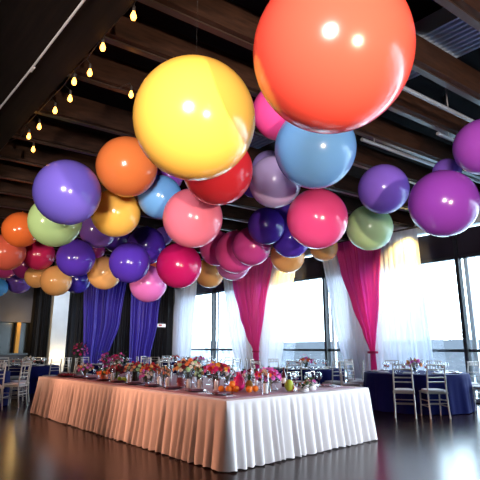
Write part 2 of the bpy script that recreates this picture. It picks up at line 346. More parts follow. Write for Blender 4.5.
# ------------------------------------------------------------------ balloons
BC = dict(orange_red=(234,80,64), yellow=(242,186,80), plum=(136,60,170), plum2=(146,66,172), lavviolet=(122,104,216), skyblue=(118,176,244), red=(228,52,66),
    orange=(255,140,74), orange2=(255,128,62), rose=(236,80,146), pinkmag=(224,74,150), violet=(132,98,214), salmon=(254,134,160), lavender=(205,186,240), gold=(255,198,92),
    sage=(172,202,142), green=(206,236,178), crimson=(206,28,106), coral=(255,122,96), crimson2=(198,40,92), indigo=(92,58,196), indigo2=(80,46,170), magenta=(236,84,165),
    magenta2=(208,72,156), pink=(242,130,212), peach=(255,190,118), violet2=(124,86,184), blue=(115,176,240), blue2=(85,170,235), magpurple=(160,48,128),
    lightpink=(235,130,196), blueviolet=(82,62,205), lavender2=(150,130,195))
BAL = [
(1.94,1.42,2.94,0.450,'orange_red','huge coral-orange balloon at the top, the largest one'),
(1.83,2.60,2.95,0.450,'yellow','big bright yellow balloon just left of the huge coral one'),
(6.02,2.71,3.20,0.450,'plum','glossy purple balloon in front of the window header at right'),
(6.54,2.31,4.04,0.390,'plum2','purple balloon cut by the right edge, above the glossy purple one'),
(2.24,6.19,3.40,0.450,'lavviolet','large lavender-violet balloon at upper left, overlapping a sage green one'),
(3.81,3.08,3.47,0.450,'skyblue','sky blue balloon directly below the huge coral one'),
(3.50,4.43,3.53,0.450,'red','red balloon partly behind the bottom of the big yellow one'),
(3.03,6.03,3.94,0.450,'orange','orange balloon left of the big yellow one'),
(4.91,3.98,3.05,0.420,'rose','rose pink balloon below the sky blue one'),
(3.83,3.61,4.14,0.350,'pinkmag','magenta-pink balloon between the big yellow and huge coral ones'),
(6.91,4.12,3.98,0.430,'violet','violet balloon above the pale green one'),
(3.92,5.56,3.21,0.450,'salmon','salmon pink balloon below the red one'),
(4.59,4.47,3.65,0.380,'lavender','pale lavender balloon right of the red one'),
(3.33,6.93,3.48,0.400,'gold','golden yellow balloon below the orange one'),
(2.75,8.07,3.47,0.450,'sage','sage green balloon behind the large lavender-violet one'),
(7.77,5.00,3.61,0.450,'green','pale green balloon above the nearer pink drape'),
(5.11,7.68,2.90,0.450,'crimson','bright crimson balloon hanging low before the white sheer corner'),
(3.07,11.25,3.98,0.410,'orange2','orange balloon near the left edge, beside the sage green one'),
(3.06,12.22,3.60,0.450,'coral','coral balloon cut by the left edge of the picture'),
(3.90,12.42,3.67,0.400,'crimson2','dark crimson balloon below the sage green one'),
(3.98,10.13,3.26,0.420,'indigo','indigo balloon below the sage green one and right of the dark crimson one'),
(4.35,8.30,2.95,0.400,'indigo','indigo balloon above the pink one by the blue drapes'),
(4.94,8.71,3.45,0.410,'indigo2','dark indigo balloon left of the salmon pink one'),
(6.32,5.77,3.30,0.360,'indigo','indigo balloon partly hidden behind the rose pink one'),
(5.59,5.68,3.40,0.330,'indigo2','dark indigo balloon below the pale lavender one'),
(5.88,6.38,3.19,0.370,'magenta2','dark magenta balloon above the farther pink drape'),
(6.23,7.23,3.26,0.450,'magenta','magenta balloon behind the dark magenta one'),
(5.17,8.96,2.67,0.400,'pink','light pink balloon hanging lowest before the blue drape'),
(7.87,7.30,3.40,0.400,'peach','peach balloon below the indigo one beside the rose pink one'),
(10.12,8.01,4.04,0.390,'peach','peach balloon behind the lower right of the rose pink one'),
(4.43,10.08,3.99,0.430,'violet2','dusky violet balloon between the sage green and golden yellow ones'),
(3.80,6.33,3.71,0.360,'blue','light blue balloon behind the orange and salmon pink ones'),
(4.15,6.62,4.24,0.240,'plum','small plum balloon tucked above the light blue one'),
(4.88,10.56,3.07,0.400,'peach','peach balloon below the golden yellow one, before the blue drape'),
(4.41,12.45,3.04,0.400,'peach','peach balloon hanging in front of the white pillar'),
(4.18,13.34,3.23,0.310,'peach','small peach balloon behind the one before the white pillar'),
(4.10,14.01,3.64,0.420,'magpurple','purple-magenta balloon below the dark crimson one'),
(3.76,15.06,3.77,0.430,'pinkmag','pink balloon peeping out under the coral one at the left edge'),
(3.96,16.29,3.19,0.290,'blue2','small light blue balloon cut by the left edge, lowest there'),
(4.62,16.47,3.47,0.410,'violet2','dusky violet balloon before the grey wall panel'),
(5.27,13.22,3.24,0.400,'blueviolet','blue-violet balloon right of the peach one at the pillar'),
(5.29,10.83,4.03,0.360,'indigo2','dark indigo balloon glimpsed below the golden yellow one'),
(6.47,8.18,3.52,0.400,'magenta','magenta balloon glimpsed right of the crimson one'),
(7.25,8.54,3.32,0.420,'lightpink','light pink balloon peeping out under the magenta ones'),
(7.65,10.00,3.29,0.400,'peach','peach balloon behind the lower right of the crimson one'),
(7.08,6.62,4.03,0.300,'indigo','indigo balloon glimpsed between the pale lavender and rose pink ones'),
(4.93,4.93,4.10,0.270,'lavender2','small greyish lavender balloon behind the top of the pale lavender one'),
(7.45,3.24,4.17,0.230,'violet2','small violet balloon behind the top of the glossy purple one'),
(6.15,10.00,4.09,0.240,'violet','small violet balloon glimpsed between dark indigo and salmon pink ones'),
(5.51,5.92,4.20,0.220,'blueviolet','small blue-violet balloon behind the left of the pale lavender one'),
(8.03,13.62,4.12,0.300,'coral','small coral balloon glimpsed above the lowest light pink one'),
(5.79,13.14,4.16,0.230,'magpurple','small purple-magenta balloon glimpsed above the peach one by the blue drape'),
]
M_string = mat('clear_line', (120, 115, 115), 0.4, transp=0.85)
for x, y, z, r, cn, lab in BAL:
    m = mat('latex_' + cn, BC[cn], 0.19, coat=0.12, transl=0.18)
    t = thing('balloon', lab, 'balloon', (x, y, z), random.uniform(0, 6), 'balloons under the ceiling')
    prof = []
    for i in range(41):
        th = PI*i/40; rr = r*math.sin(th); zz = -r*math.cos(th)
        prof.append((max(rr, 0.0), zz))
    prof[-1] = (r*0.035, r*0.998)
    seg = 64 if r > 0.3 else 48
    MB().lathe(prof, seg).build('skin', m, t)
    MB().lathe([(r*0.035, r*0.995), (r*0.03, r*1.02), (r*0.022, r*1.035), (r*0.045, r*1.06), (r*0.03, r*1.065)], 12).build('neck', m, t)
    ztop = ZC-0.003
    if 4.93 < x < 5.65: ztop = 4.985
    if any(-0.16 < y-(yy+0.04-0.12*(x-1.66)) < 0.06 for yy in ys): ztop = 4.598
    MB().tube([(0, 0, r*1.04), (0, 0, ztop-z)], 0.0006, 4).build('string', M_string, t)

# ------------------------------------------------------------------ string lights on the girder edge
M_bulb = mat('glowing_bulb', (255, 165, 66), 0.3, emit=6)
M_sock = mat('bulb_socket', (30, 25, 22), 0.5)
bulb_me = MB().lathe([(0.012, 0.04), (0.018, 0.02), (0.027, -0.005), (0.028, -0.022), (0.018, -0.045), (0.0, -0.052)], 12).mesh('bulb', M_bulb)
sock_me = MB().lathe([(0.006, 0.105), (0.016, 0.095), (0.017, 0.045), (0.014, 0.038)], 10).mesh('socket', M_sock)
def bulb_string(label, spots, path, parent_loc):
    t = thing('string_light', label, 'string light', parent_loc)
    P = Vector(parent_loc)
    MB().tube([Vector(p)-P for p in path], 0.007, 6).build('cable', M_sock, t)
    for (x, y, z) in spots:
        s = link('socket', sock_me, t, Vector((x, y, z))-P)
        s_path = min(path, key=lambda p: (p[0]-x)**2+(p[1]-y)**2)
        MB().tube([(0, 0, 0.1), (s_path[0]-x, s_path[1]-y, s_path[2]-z)], 0.004, 5).build('drop_wire', M_sock, s)
        link('bulb', bulb_me, t, Vector((x, y, z))-P)['label'] = 'glowing bulb'
sp = [(1.71,3.45,4.3),(1.70,4.07,4.3),(1.79,4.59,4.3),(1.73,4.88,4.3),(1.84,5.28,4.3),(1.81,5.7,4.3),(1.81,6.3,4.3),(1.80,6.71,4.3),(2.0,7.14,4.3)]
path = [(1.72, 2.2, 4.52)]
for a in sp: path.append((1.72 + 0.3*(a[0]-1.72), a[1], 4.45))
path += [(1.74, 7.6, 4.5), (1.74, 8.4, 4.5), (1.74, 9.4, 4.48)]
bulb_string('string of warm glowing bulbs along the lower edge of the dark girder', sp, path, (1.72, 2.2, 4.55))
sp2 = [(2.02,10.0,4.22),(1.86,10.25,4.2),(1.98,10.6,4.1),(2.06,10.7,4.03)]
bulb_string('far cluster of warm bulbs at the left edge above the orange balloon', sp2, [(1.9,9.6,4.45),(1.98,10.2,4.4),(2.0,10.7,4.4)], (1.9,9.6,4.45))
bulb_string('single warm bulb hanging between the girder and the yellow balloon', [(2.36,4.7,4.3)], [(2.3,5.22,4.6),(2.33,5.0,4.5),(2.36,4.75,4.47)], (2.3,5.22,4.6))

# ------------------------------------------------------------------ the long white table
tb = thing('banquet_table', 'long rectangular banquet table under the white pleated cloth', 'table', (4.87, 7.27, 0))
MB().box(-1.36, 1.36, -3.04, 3.04, 0.66, 0.70).build('tabletop', M_wood, tb, smooth=False)
for sx in (-1.2, 1.2):
    for sy in (-2.8, 2.8): MB().tube([(sx, sy, 0), (sx, sy, 0.66)], 0.03, 8).build('leg', M_steel, tb)
def skirt_loop(seed):
    rnd = random.Random(seed); x0, x1, y0, y1 = 3.49, 6.25, 4.22, 10.33
    cor = [(x0,y0),(x1,y0),(x1,y1),(x0,y1)]; pts = []
    for i in range(4):
        a, b = Vector(cor[i]), Vector(cor[(i+1) % 4]); L = (b-a).length; d = (b-a)/L; nrm = Vector((d.y, -d.x))
        # pleats of irregular width
        edges = [0.0]
        while edges[-1] < L: edges.append(edges[-1] + rnd.uniform(0.09, 0.19))
        edges = [e*L/edges[-1] for e in edges]
        for e0, e1 in zip(edges, edges[1:]):
            amp = rnd.uniform(0.6, 1.25); sk = rnd.uniform(0.35, 0.65)
            for k in range(8):
                u = k/8; ww = (u/sk if u < sk else (1-u)/(1-sk)); ww = math.sin(ww*PI/2)**1.2
                pts.append((a + d*(e0+(e1-e0)*u), nrm, ww*amp, e0+(e1-e0)*u, L))
    return pts
LP = skirt_loop(3)
rows = [(0.722, 0.0, -0.02), (0.722, 0.0, 0.0), (0.71, 0.0, 0.006), (0.685, 0.10, 0.008), (0.66, 0.22, 0.008), (0.60, 0.40, 0.012), (0.45, 0.65, 0.022), (0.3, 0.85, 0.035), (0.15, 1.0, 0.05), (0.012, 1.12, 0.065)]
vs = []; n = len(LP)
for z, pw, fl in rows:
    for i, (p, nr, ww, s, L) in enumerate(LP):
        e = min(s, L-s); cf = 1.0
        q = p + nr*(fl + 0.05*pw*ww)
        # round corners outward with a fuller fold
        if e < 0.12:
            k = 1-e/0.12; dirc = Vector((1 if p.x > 4.87 else -1, 1 if p.y > 7.27 else -1)).normalized(); q = q*1.0 + dirc*(k*k*0.035*pw)
        vs.append((q.x, q.y, z + (0.012*math.sin(i*0.9)*0.5+0.004*ww if z < 0.05 else 0)))
fs = [(r*n+i, (r+1)*n+i, (r+1)*n+(i+1) % n, r*n+(i+1) % n) for r in range(len(rows)-1) for i in range(n)]
fs.append(tuple(range(n)))
tag(MB().add(vs, fs).build('tablecloth', M_cloth), 'floor length white pleated cloth over the long front table', 'tablecloth')
tag(MB().box(3.62, 6.12, 4.36, 10.2, 0.724, 0.729).build('table_overlay', M_runner, smooth=False), 'mauve overlay laid on top of the long white table', 'tablecloth')
ZT = 0.7295

# tableware meshes
plate_me = MB().lathe([(0.0, 0.0), (0.09, 0.0), (0.145, 0.014), (0.15, 0.018), (0.143, 0.019), (0.09, 0.007), (0.0, 0.007)], 24).mesh('plate', mat('dark_plum_charger', (58, 34, 42), 0.25, coat=0.3))
wplate_me = MB().lathe([(0.0, 0.0), (0.08, 0.0), (0.13, 0.014), (0.135, 0.018), (0.128, 0.019), (0.08, 0.007), (0.0, 0.007)], 20).mesh('plate', mat('white_china', (235, 232, 235), 0.2))
M_silver = mat('silver_cutlery', (215, 212, 215), 0.2, metal=0.9)
k_ = MB(); k_.box(-0.009, 0.009, -0.11, 0.0, 0, 0.006); k_.add([(-0.009,0,0),(0.011,0,0),(0.008,0.09,0),(-0.004,0.12,0),(-0.009,0,0.004),(0.011,0,0.004),(0.008,0.09,0.003),(-0.004,0.12,0.003)], [(0,3,2,1),(4,5,6,7),(0,1,5,4),(1,2,6,5),(2,3,7,6),(3,0,4,7)])
knife_me = k_.mesh('knife', M_silver, False)
k_ = MB(); k_.box(-0.005, 0.005, -0.11, 0.04, 0, 0.005); k_.box(-0.012, 0.012, 0.04, 0.06, 0.0, 0.005)
for i in range(4): k_.box(-0.012+i*0.0065, -0.012+i*0.0065+0.0035, 0.06, 0.11, 0.001, 0.005)
fork_me = k_.mesh('fork', M_silver, False)
k_ = MB(); k_.box(-0.045, 0.045, -0.1, 0.1, 0, 0.012); k_.box(-0.042, 0.043, -0.098, 0.097, 0.012, 0.022)
napkin_me = k_.mesh('napkin', mat('burgundy_napkin', (92, 30, 50), 0.7), False)
wnapkin_me = k_.mesh('napkin', mat('white_napkin', (228, 226, 230), 0.7), False)
def put(name, me, label, cat, loc, rz=0, group=None):
    return tag(link(name, me, None, loc, rz), label, cat, group)
# settings along both long sides and the near end
SET = [(3.86, 4.75+0.56*k, PI/2) for k in range(9)] + [(5.9, 4.75+0.56*k, -PI/2) for k in range(9)]
for i, (x, y, rz) in enumerate(SET):
    near = i < 9; sd = 'near' if near else 'far'
    put('charger_plate', plate_me, 'dark plum charger plate along the %s long edge of the white table' % sd, 'plate', (x, y, ZT), 0, 'charger plates on the %s side' % sd)
    put('napkin', napkin_me, 'folded burgundy napkin on a dark plate along the %s long edge of the white table' % sd, 'napkin', (x, y, ZT+0.012), rz, 'burgundy napkins on the %s side' % sd)
    s = 1 if near else -1
    put('fork', fork_me, 'silver fork beside a dark plate along the %s long edge of the white table' % sd, 'fork', (x, y+s*0.2, ZT), -rz, 'forks on the %s side' % sd)
    put('knife', knife_me, 'silver knife beside a dark plate along the %s long edge of the white table' % sd, 'knife', (x, y-s*0.2, ZT), -rz, 'knives on the %s side' % sd)

# glasses
def glass_mesh(name, prof): return MB().lathe(prof, 16).mesh(name, M_glass)
WGP = [(0.036, 0.0), (0.034, 0.004), (0.006, 0.010), (0.004, 0.02), (0.004, 0.09), (0.012, 0.10), (0.034, 0.125), (0.040, 0.155), (0.036, 0.19), (0.032, 0.215), (0.030, 0.215), (0.034, 0.19), (0.038, 0.155), (0.032, 0.127), (0.0, 0.105)]
bowl_me = MB().lathe([(0.004, 0.09), (0.012, 0.10), (0.034, 0.125), (0.040, 0.155), (0.036, 0.19), (0.032, 0.215)], 16).mesh('bowl', M_glass)
foot_me = MB().lathe([(0.036, 0.0), (0.034, 0.004), (0.006, 0.010), (0.004, 0.02), (0.004, 0.09)], 14).mesh('foot', M_glass)
rwine_me = MB().lathe([(0.0, 0.106), (0.031, 0.127), (0.037, 0.15), (0.0, 0.151)], 14).mesh('wine', mat('red_wine', (95, 14, 34), 0.15))
wwine_me = MB().lathe([(0.0, 0.106), (0.031, 0.127), (0.037, 0.15), (0.0, 0.151)], 14).mesh('wine', mat('rose_drink', (222, 120, 110), 0.15))
tumbler_me = MB().lathe([(0.0, 0.0), (0.034, 0.0), (0.038, 0.11), (0.034, 0.11), (0.031, 0.012), (0.0, 0.012)], 16).mesh('tumbler', M_glass)
def wine_glass(label, loc, fill=None, group=None):
    t = thing('wine_glass', label, 'wine glass', loc, 0, group)
    link('bowl', bowl_me, t); link('foot', foot_me, t)
    if fill: link('wine', fill, t)
    return t
GL = [(5.05,4.62),(5.2,4.75),(5.38,4.66),(5.55,4.78),(5.7,4.70),(5.3,4.95),(5.5,4.98),(5.85,4.95),(5.1,5.15),(4.92,4.85)]
for x, y in GL: wine_glass('empty wine glass in the group at the near right corner of the white table', (x, y, ZT), None, 'wine glasses at the near right corner')
for k in range(9):
    wine_glass('wine glass holding red wine among the flowers along the white table', (4.75+0.12*(k % 2), 5.0+0.6*k, ZT), rwine_me, 'red wine glasses along the table')
    wine_glass('wine glass holding rose drink on the far half of the white table', (5.45+0.1*(k % 3), 5.45+0.53*k, ZT), wwine_me, 'rose drink glasses')
for k in range(10):
    put('tumbler', tumbler_me, 'clear water tumbler among the flowers on the white table', 'tumbler', (4.62+0.06*(k % 2), 5.08+0.58*k, ZT), 0, 'water tumblers on the table')

# flowers
def petal_bloom(r, layers=((5, 0.35, 1.25), (6, 0.7, 0.8), (7, 1.0, 0.3))):
    b = MB(); b.ball(r*0.42, (0,0,0.12*r), 10, 7)
    for li, (n_, rad, tilt) in enumerate(layers):
        for k in range(n_):
            a = 2*PI*k/n_ + li*0.4; ca, sa = math.cos(a), math.sin(a); vs = []
            for i in range(4):
                u = i/3; rr = r*rad*(0.25+0.75*u*math.cos(tilt*0.55)); zz = r*(math.sin(tilt)*u*0.75 - 0.15*li*u*u)
                hw = r*0.52*math.sin(0.5+u*1.9)*(0.6+0.4*rad)
                for s in (-1, 0, 1):
                    cx, cy = rr - abs(s)*0.08*r, s*hw
                    vs.append((cx*ca-cy*sa, cx*sa+cy*ca, zz + abs(s)*0.10*r))
            b.add(vs, [(i*3+j, i*3+j+1, i*3+j+4, i*3+j+3) for i in range(3) for j in range(2)])
    return b
FC = dict(red=(205,36,52), orange=(255,140,74), hotpink=(230,40,120), pink=(242,130,212), peach=(255,190,118), cream=(245,225,200), yellow=(242,186,80), magenta=(190,40,130), burgundy=(120,20,40), white=(240,236,236), green=(206,236,178))
BLOOM = {k: petal_bloom(0.045).mesh('bloom', mat('petal_'+k, v, 0.6, transl=0.2)) for k, v in FC.items()}
M_leaf = mat('leaf_green', (50, 84, 40), 0.5, noise=0.3, nscale=20)
def leafy(n_, spread, h, seed):
    rnd = random.Random(seed); b = MB()
    for i in range(n_):
        a = rnd.uniform(0, 2*PI); e = Vector((math.cos(a)*spread*rnd.uniform(0.3, 1), math.sin(a)*spread*rnd.uniform(0.3, 1), h*rnd.uniform(0.45, 1.05)))
        b.tube([(0,0,0.02), (e.x*0.3, e.y*0.3, e.z*0.6), e], [0.003, 0.0025, 0.002], 4)
        d = Vector((e.x, e.y, 0.06)).normalized(); s = Vector((-d.y, d.x, 0)).normalized(); L = rnd.uniform(0.05, 0.09)
        b.add([e, e+d*L*0.5+s*L*0.22, e+d*L, e+d*L*0.5-s*L*0.22+Vector((0,0,0.01))], [(0,1,2),(0,2,3)])
    return b
def arrangement(label, loc, h, spread, cols, n_, seed, vase='glass', bs=1.0, name='flower_arrangement', vh=None, dome=True):
    rnd = random.Random(seed); t = thing(name, label, 'flowers', loc)
    vh = vh or h*0.5
    if vase == 'glass':
        MB().lathe([(0.0, 0.0), (0.05, 0.0), (0.058, 0.01), (0.05, vh*0.5), (0.068, vh), (0.063, vh), (0.046, vh*0.5), (0.05, 0.014), (0.0, 0.014)], 16).build('vase', M_glass, t)
    else:
        MB().lathe([(0.0, 0.0), (0.06, 0.0), (0.075, vh*0.4), (0.065, vh), (0.058, vh), (0.06, vh*0.5), (0.0, 0.02)], 16).build('vase', mat('vase_'+vase, {'white':(230,228,228),'copper':(170,90,60),'dark':(40,26,30)}[vase], 0.25, metal=0.0), t)
    leafy(26, spread*0.95, h*0.98, seed).build('foliage', M_leaf, t)
    st = MB(); spots = []
    for i in range(n_):
        g_ = (i+0.5)/n_; a = i*2.39996
        if dome: th = math.acos(1-1.15*g_); p = Vector((spread*math.sin(th)*math.cos(a), spread*math.sin(th)*math.sin(a), vh + (h-vh)*(0.25+0.75*math.cos(th)) + rnd.uniform(-0.01, 0.01)))
        else: p = Vector((spread*0.7*math.sqrt(g_)*math.cos(a), spread*0.7*math.sqrt(g_)*math.sin(a), vh*0.7 + (h-vh*0.7)*rnd.uniform(0.15, 1)))
        spots.append(p); st.tube([(p.x*0.1, p.y*0.1, 0.03), (p.x*0.35, p.y*0.35, max(vh, p.z*0.6)), p], 0.0025, 4)
    st.build('stems', M_leaf, t)
    for p in spots:
        o = link('bloom', BLOOM[rnd.choice(cols)], t, p); d = Vector((p.x, p.y, 0.05+max(0, p.z-vh)*0.9)).normalized()
        o.rotation_euler = d.to_track_quat('Z', 'Y').to_euler(); sc = bs*rnd.uniform(0.8, 1.2); o.scale = (sc, sc, sc)
    return t
# along the table, from the far left end to the near right corner
A = arrangement
A('cream and peach flower arrangement nearest the left end of the white table', (4.05, 9.35, ZT), 0.26, 0.15, ['cream','peach','orange','white','pink'], 26, 1, bs=0.75)
A('tall hot pink spray near the left end of the white table', (4.35, 9.1, ZT), 0.46, 0.13, ['hotpink','magenta','pink'], 28, 2, dome=False, bs=0.75)
A('tall magenta spray beside the tall pink one on the white table', (4.4, 8.65, ZT), 0.46, 0.14, ['magenta','hotpink','pink','white'], 28, 3, dome=False, bs=0.75)
A('low orange blooms under the tall magenta spray', (4.14, 8.66, ZT), 0.15, 0.13, ['orange','yellow','orange'], 18, 4, vase='copper', bs=0.7)
A('burgundy and rust flower bunch left of the green apple arrangement', (4.12, 8.15, ZT), 0.25, 0.14, ['burgundy','red','burgundy','cream'], 24, 5, bs=0.75)
A('round red and olive arrangement with green apples at its foot', (4.3, 7.75, ZT), 0.31, 0.19, ['red','burgundy','green','peach','red'], 38, 6, vase='dark', bs=0.75)
A('orange and red roses in a glass vase right of the green apple arrangement', (4.25, 7.15, ZT), 0.31, 0.15, ['orange','red','red','peach'], 26, 7, bs=0.8)
A('white and blush flowers low beside the orange and red roses', (4.05, 6.95, ZT), 0.2, 0.1, ['white','cream','white','pink'], 18, 8, bs=0.75)
A('orange blooms in a narrow glass left of the largest red arrangement', (4.25, 6.72, ZT), 0.26, 0.08, ['orange','peach'], 12, 9, bs=0.75)
A('largest red, cream and olive flower arrangement on the white table', (4.62, 6.6, ZT), 0.38, 0.22, ['red','cream','orange','burgundy','green','red','peach'], 48, 10, vase='dark', bs=0.8)
A('small yellow bloom bunch in a glass near the middle of the white table', (4.4, 5.98, ZT), 0.25, 0.055, ['yellow','yellow','green'], 9, 11, bs=0.75)
A('pink and white flowers behind the yellow bloom bunch', (5.06, 6.1, ZT), 0.27, 0.13, ['pink','white','hotpink','white'], 22, 15, bs=0.75)
A('tall orange and hot pink arrangement in a flared glass vase', (4.3, 5.42, ZT), 0.35, 0.17, ['orange','hotpink','red','pink','burgundy','yellow'], 34, 12, vh=0.24, bs=0.8)
A('pink and orange rose arrangement in a glass bowl near the corner of the white table', (4.58, 4.66, ZT), 0.29, 0.16, ['peach','hotpink','pink','orange','cream','pink'], 34, 13, vh=0.15, bs=0.8)
A('white and rose flowers behind the pink dragon fruit', (4.9, 5.4, ZT), 0.24, 0.14, ['white','pink','burgundy','white'], 22, 16, bs=0.75)
A('white flowers in a low white vase at the far right of the white table', (5.2, 4.44, ZT), 0.13, 0.08, ['white','pink','cream'], 10, 14, vase='white', bs=0.7)
A('low pink blooms in a small white vase at the near edge right of the melon', (4.95, 4.36, ZT), 0.09, 0.07, ['hotpink','orange','white'], 9, 17, vase='white', bs=0.7)
# tall clear hurricane glasses with white candles
hur_me = MB().lathe([(0.0, 0.0), (0.045, 0.0), (0.05, 0.02), (0.05, 0.26), (0.047, 0.26), (0.046, 0.02), (0.0, 0.012)], 18).mesh('glass_cylinder', M_glass)
can_me = MB().lathe([(0.0, 0.013), (0.028, 0.013), (0.028, 0.13), (0.024, 0.135), (0.0, 0.134)], 14).mesh('candle', mat('white_wax', (240, 236, 228), 0.5))
for x, y in ((4.2,8.95),(4.45,8.3),(3.95,7.95),(4.0,7.42),(4.4,6.95),(4.02,6.5),(3.98,6.2),(4.62,5.85),(4.05,5.75),(4.1,5.55),(4.55,5.25),(4.30,4.42),(4.12,5.2),(4.62,5.08),(4.95,5.1),(5.15,5.5),(5.0,7.7),(5.0,8.3)):
    t = thing('hurricane_candle', 'white candle in a tall clear glass among the flowers on the white table', 'candle', (x, y, ZT), 0, 'hurricane candles on the white table')
    link('glass_cylinder', hur_me, t); link('candle', can_me, t)

# fruit
def fruit_mesh(kind):
    if kind == 'orange': return MB().ball(0.042, (0,0,0.041), 16, 12, fn=lambda th, ph: 1-0.06*math.exp(-8*th*th)).mesh('orange_skin', mat('orange_peel', (242, 130, 24), 0.45, bump=0.4, nscale=160))
    if kind == 'apple': return MB().ball(0.042, (0,0,0.038), 16, 12, fn=lambda th, ph: 1-0.28*math.exp(-6*th*th)-0.16*math.exp(-8*(PI-th)**2)).mesh('apple_skin', mat('green_apple', (150, 190, 40), 0.3, noise=0.2, nscale=20))
    if kind == 'melon': return MB().ball(0.062, (0,0,0.078), 20, 14, sz=1.25).mesh('melon_skin', mat('yellow_green_melon', (186, 200, 60), 0.4, noise=0.2, nscale=16))
FR = {k: fruit_mesh(k) for k in ('orange', 'apple', 'melon')}
stalk_me = MB().tube([(0,0,0.07), (0.004,0,0.09)], 0.003, 5).mesh('stalk', mat('brown_stalk', (70, 50, 30), 0.8))
calyx_me = MB().lathe([(0.0, 0.082), (0.006, 0.083), (0.008, 0.081)], 8).mesh('stalk_scar', M_leaf)
def fruit(kind, label, loc, group=None):
    t = thing(kind, label, 'fruit', loc, random.uniform(0, 6), group)
    link('skin', FR[kind], t)
    if kind == 'apple': link('stalk', stalk_me, t)
    if kind == 'orange': link('stalk_scar', calyx_me, t)
    return t
for x, y, z in ((4.14,4.96,0),(4.22,4.90,0),(4.23,4.99,0),(4.195,4.95,0.062),(4.09,5.05,0)):
    fruit('orange', 'orange in the little heap left of the pink dragon fruit', (x, y, ZT+z), 'heap of oranges')
for x, y in ((4.37,4.80),(4.30,4.73),(4.45,4.77)): fruit('orange', 'orange right below the pink dragon fruit', (x, y, ZT), 'oranges below the dragon fruit')
for x, y in ((4.93,4.56),(5.0,4.62)): fruit('orange', 'orange lying beside the yellow-green melon', (x, y, ZT), 'oranges beside the melon')
fruit('melon', 'yellow-green melon right of the pink and orange roses', (4.82, 4.50, ZT))
for k in range(5):
    a = k*1.3; fruit('apple', 'green apple set at the foot of the round red arrangement', (4.08+0.03*(k % 2), 7.58+0.085*k, ZT), 'green apples')
# dragon fruit with scales and pointed crown
t = thing('dragon_fruit', 'large magenta dragon fruit standing among the oranges', 'fruit', (4.36, 5.0, ZT))
b = MB().ball(0.085, (0,0,0.10), 20, 16, sz=1.2, fn=lambda th, ph: 1+0.25*math.exp(-10*th*th))
for i in range(5):
    for k in range(7):
        th = 0.5+0.5*i; ph = 2*PI*k/7+i*0.45; n_ = Vector((math.sin(th)*math.cos(ph), math.sin(th)*math.sin(ph), math.cos(th)*1.2)); p = Vector((0,0,0.10))+n_*0.083
        s = Vector((-math.sin(ph), math.cos(ph), 0)); b.add([p-s*0.014, p+s*0.014, p+n_*0.022+Vector((0,0,0.028))], [(0,1,2)])
b.build('skin', mat('dragon_fruit_skin', (228, 36, 130), 0.45), t)
b = MB()
for k in range(6):
    a = k*1.05; b.add([(0.014*math.cos(a+1), 0.014*math.sin(a+1), 0.21), (0.014*math.cos(a-1), 0.014*math.sin(a-1), 0.21), (0.025*math.cos(a), 0.025*math.sin(a), 0.26)], [(0,1,2)])
b.build('crown', mat('dragon_fruit_tip', (240, 110, 160), 0.5), t)
# a small pineapple with crown
t = thing('pineapple', 'small golden pineapple right of the pink dragon fruit', 'fruit', (4.5, 4.95, ZT))
MB().ball(0.055, (0,0,0.07), 18, 14, sz=1.3, fn=lambda th, ph: 1+0.05*math.sin(9*ph+8*th)*math.sin(9*ph-8*th)).build('skin', mat('pineapple_skin', (176, 128, 40), 0.6, noise=0.3, nscale=60), t)
b = MB()
for k in range(14):
    a = k*2.4; rr = 0.03+0.02*(k % 3); b.add([(0.012*math.cos(a+1.5), 0.012*math.sin(a+1.5), 0.135), (0.012*math.cos(a-1.5), 0.012*math.sin(a-1.5), 0.135), (rr*math.cos(a), rr*math.sin(a), 0.20+0.01*(k % 4))], [(0,1,2)])
b.build('crown_leaves', M_leaf, t)
# bottle and pitcher
t = thing('wine_bottle', 'dark red wine bottle behind the melon on the white table', 'bottle', (5.35, 5.1, ZT))
MB().lathe([(0.0, 0.0), (0.036, 0.0), (0.037, 0.17), (0.03, 0.20), (0.014, 0.225), (0.013, 0.28), (0.015, 0.285), (0.0, 0.287)], 16).build('body', mat('dark_red_bottle', (70, 14, 28), 0.1, coat=0.5), t)
MB().lathe([(0.0375, 0.05), (0.0375, 0.13)], 16).build('label', mat('cream_label', (225, 215, 200), 0.7), t)
t = thing('pitcher', 'glass pitcher of berry punch left of the yellow bloom bunch', 'pitcher', (4.12, 6.05, ZT))
MB().lathe([(0.0, 0.0), (0.06, 0.0), (0.075, 0.08), (0.06, 0.17), (0.065, 0.24), (0.061, 0.24), (0.056, 0.17), (0.07, 0.08), (0.056, 0.012), (0.0, 0.012)], 18).build('body', M_glass, t)
MB().lathe([(0.0, 0.013), (0.055, 0.013), (0.069, 0.08), (0.058, 0.14), (0.0, 0.141)], 16).build('punch', mat('berry_punch', (150, 50, 60), 0.2), t)
MB().tube([(0.06,0,0.21), (0.11,0,0.20), (0.115,0,0.13), (0.072,0,0.08)], 0.008, 8).build('handle', M_glass, t)
t = thing('fruit_platter', 'shallow dish of red berries at the left end of the white table', 'platter', (3.85, 9.75, ZT))
MB().lathe([(0.0, 0.0), (0.15, 0.0), (0.22, 0.03), (0.215, 0.032), (0.14, 0.01), (0.0, 0.01)], 24).build('dish', mat('dark_dish', (70, 30, 36), 0.3), t)
b = MB(); rnd = random.Random(4)
for i in range(120):
    a, q = rnd.uniform(0, 6.28), math.sqrt(rnd.random())*0.17; b.ball(0.017, (q*math.cos(a), q*math.sin(a), 0.03+0.035*(1-q/0.17)*rnd.random()+0.005), 7, 5)
b.build('berries', mat('red_berries', (150, 24, 36), 0.3), t)['kind'] = 'stuff'

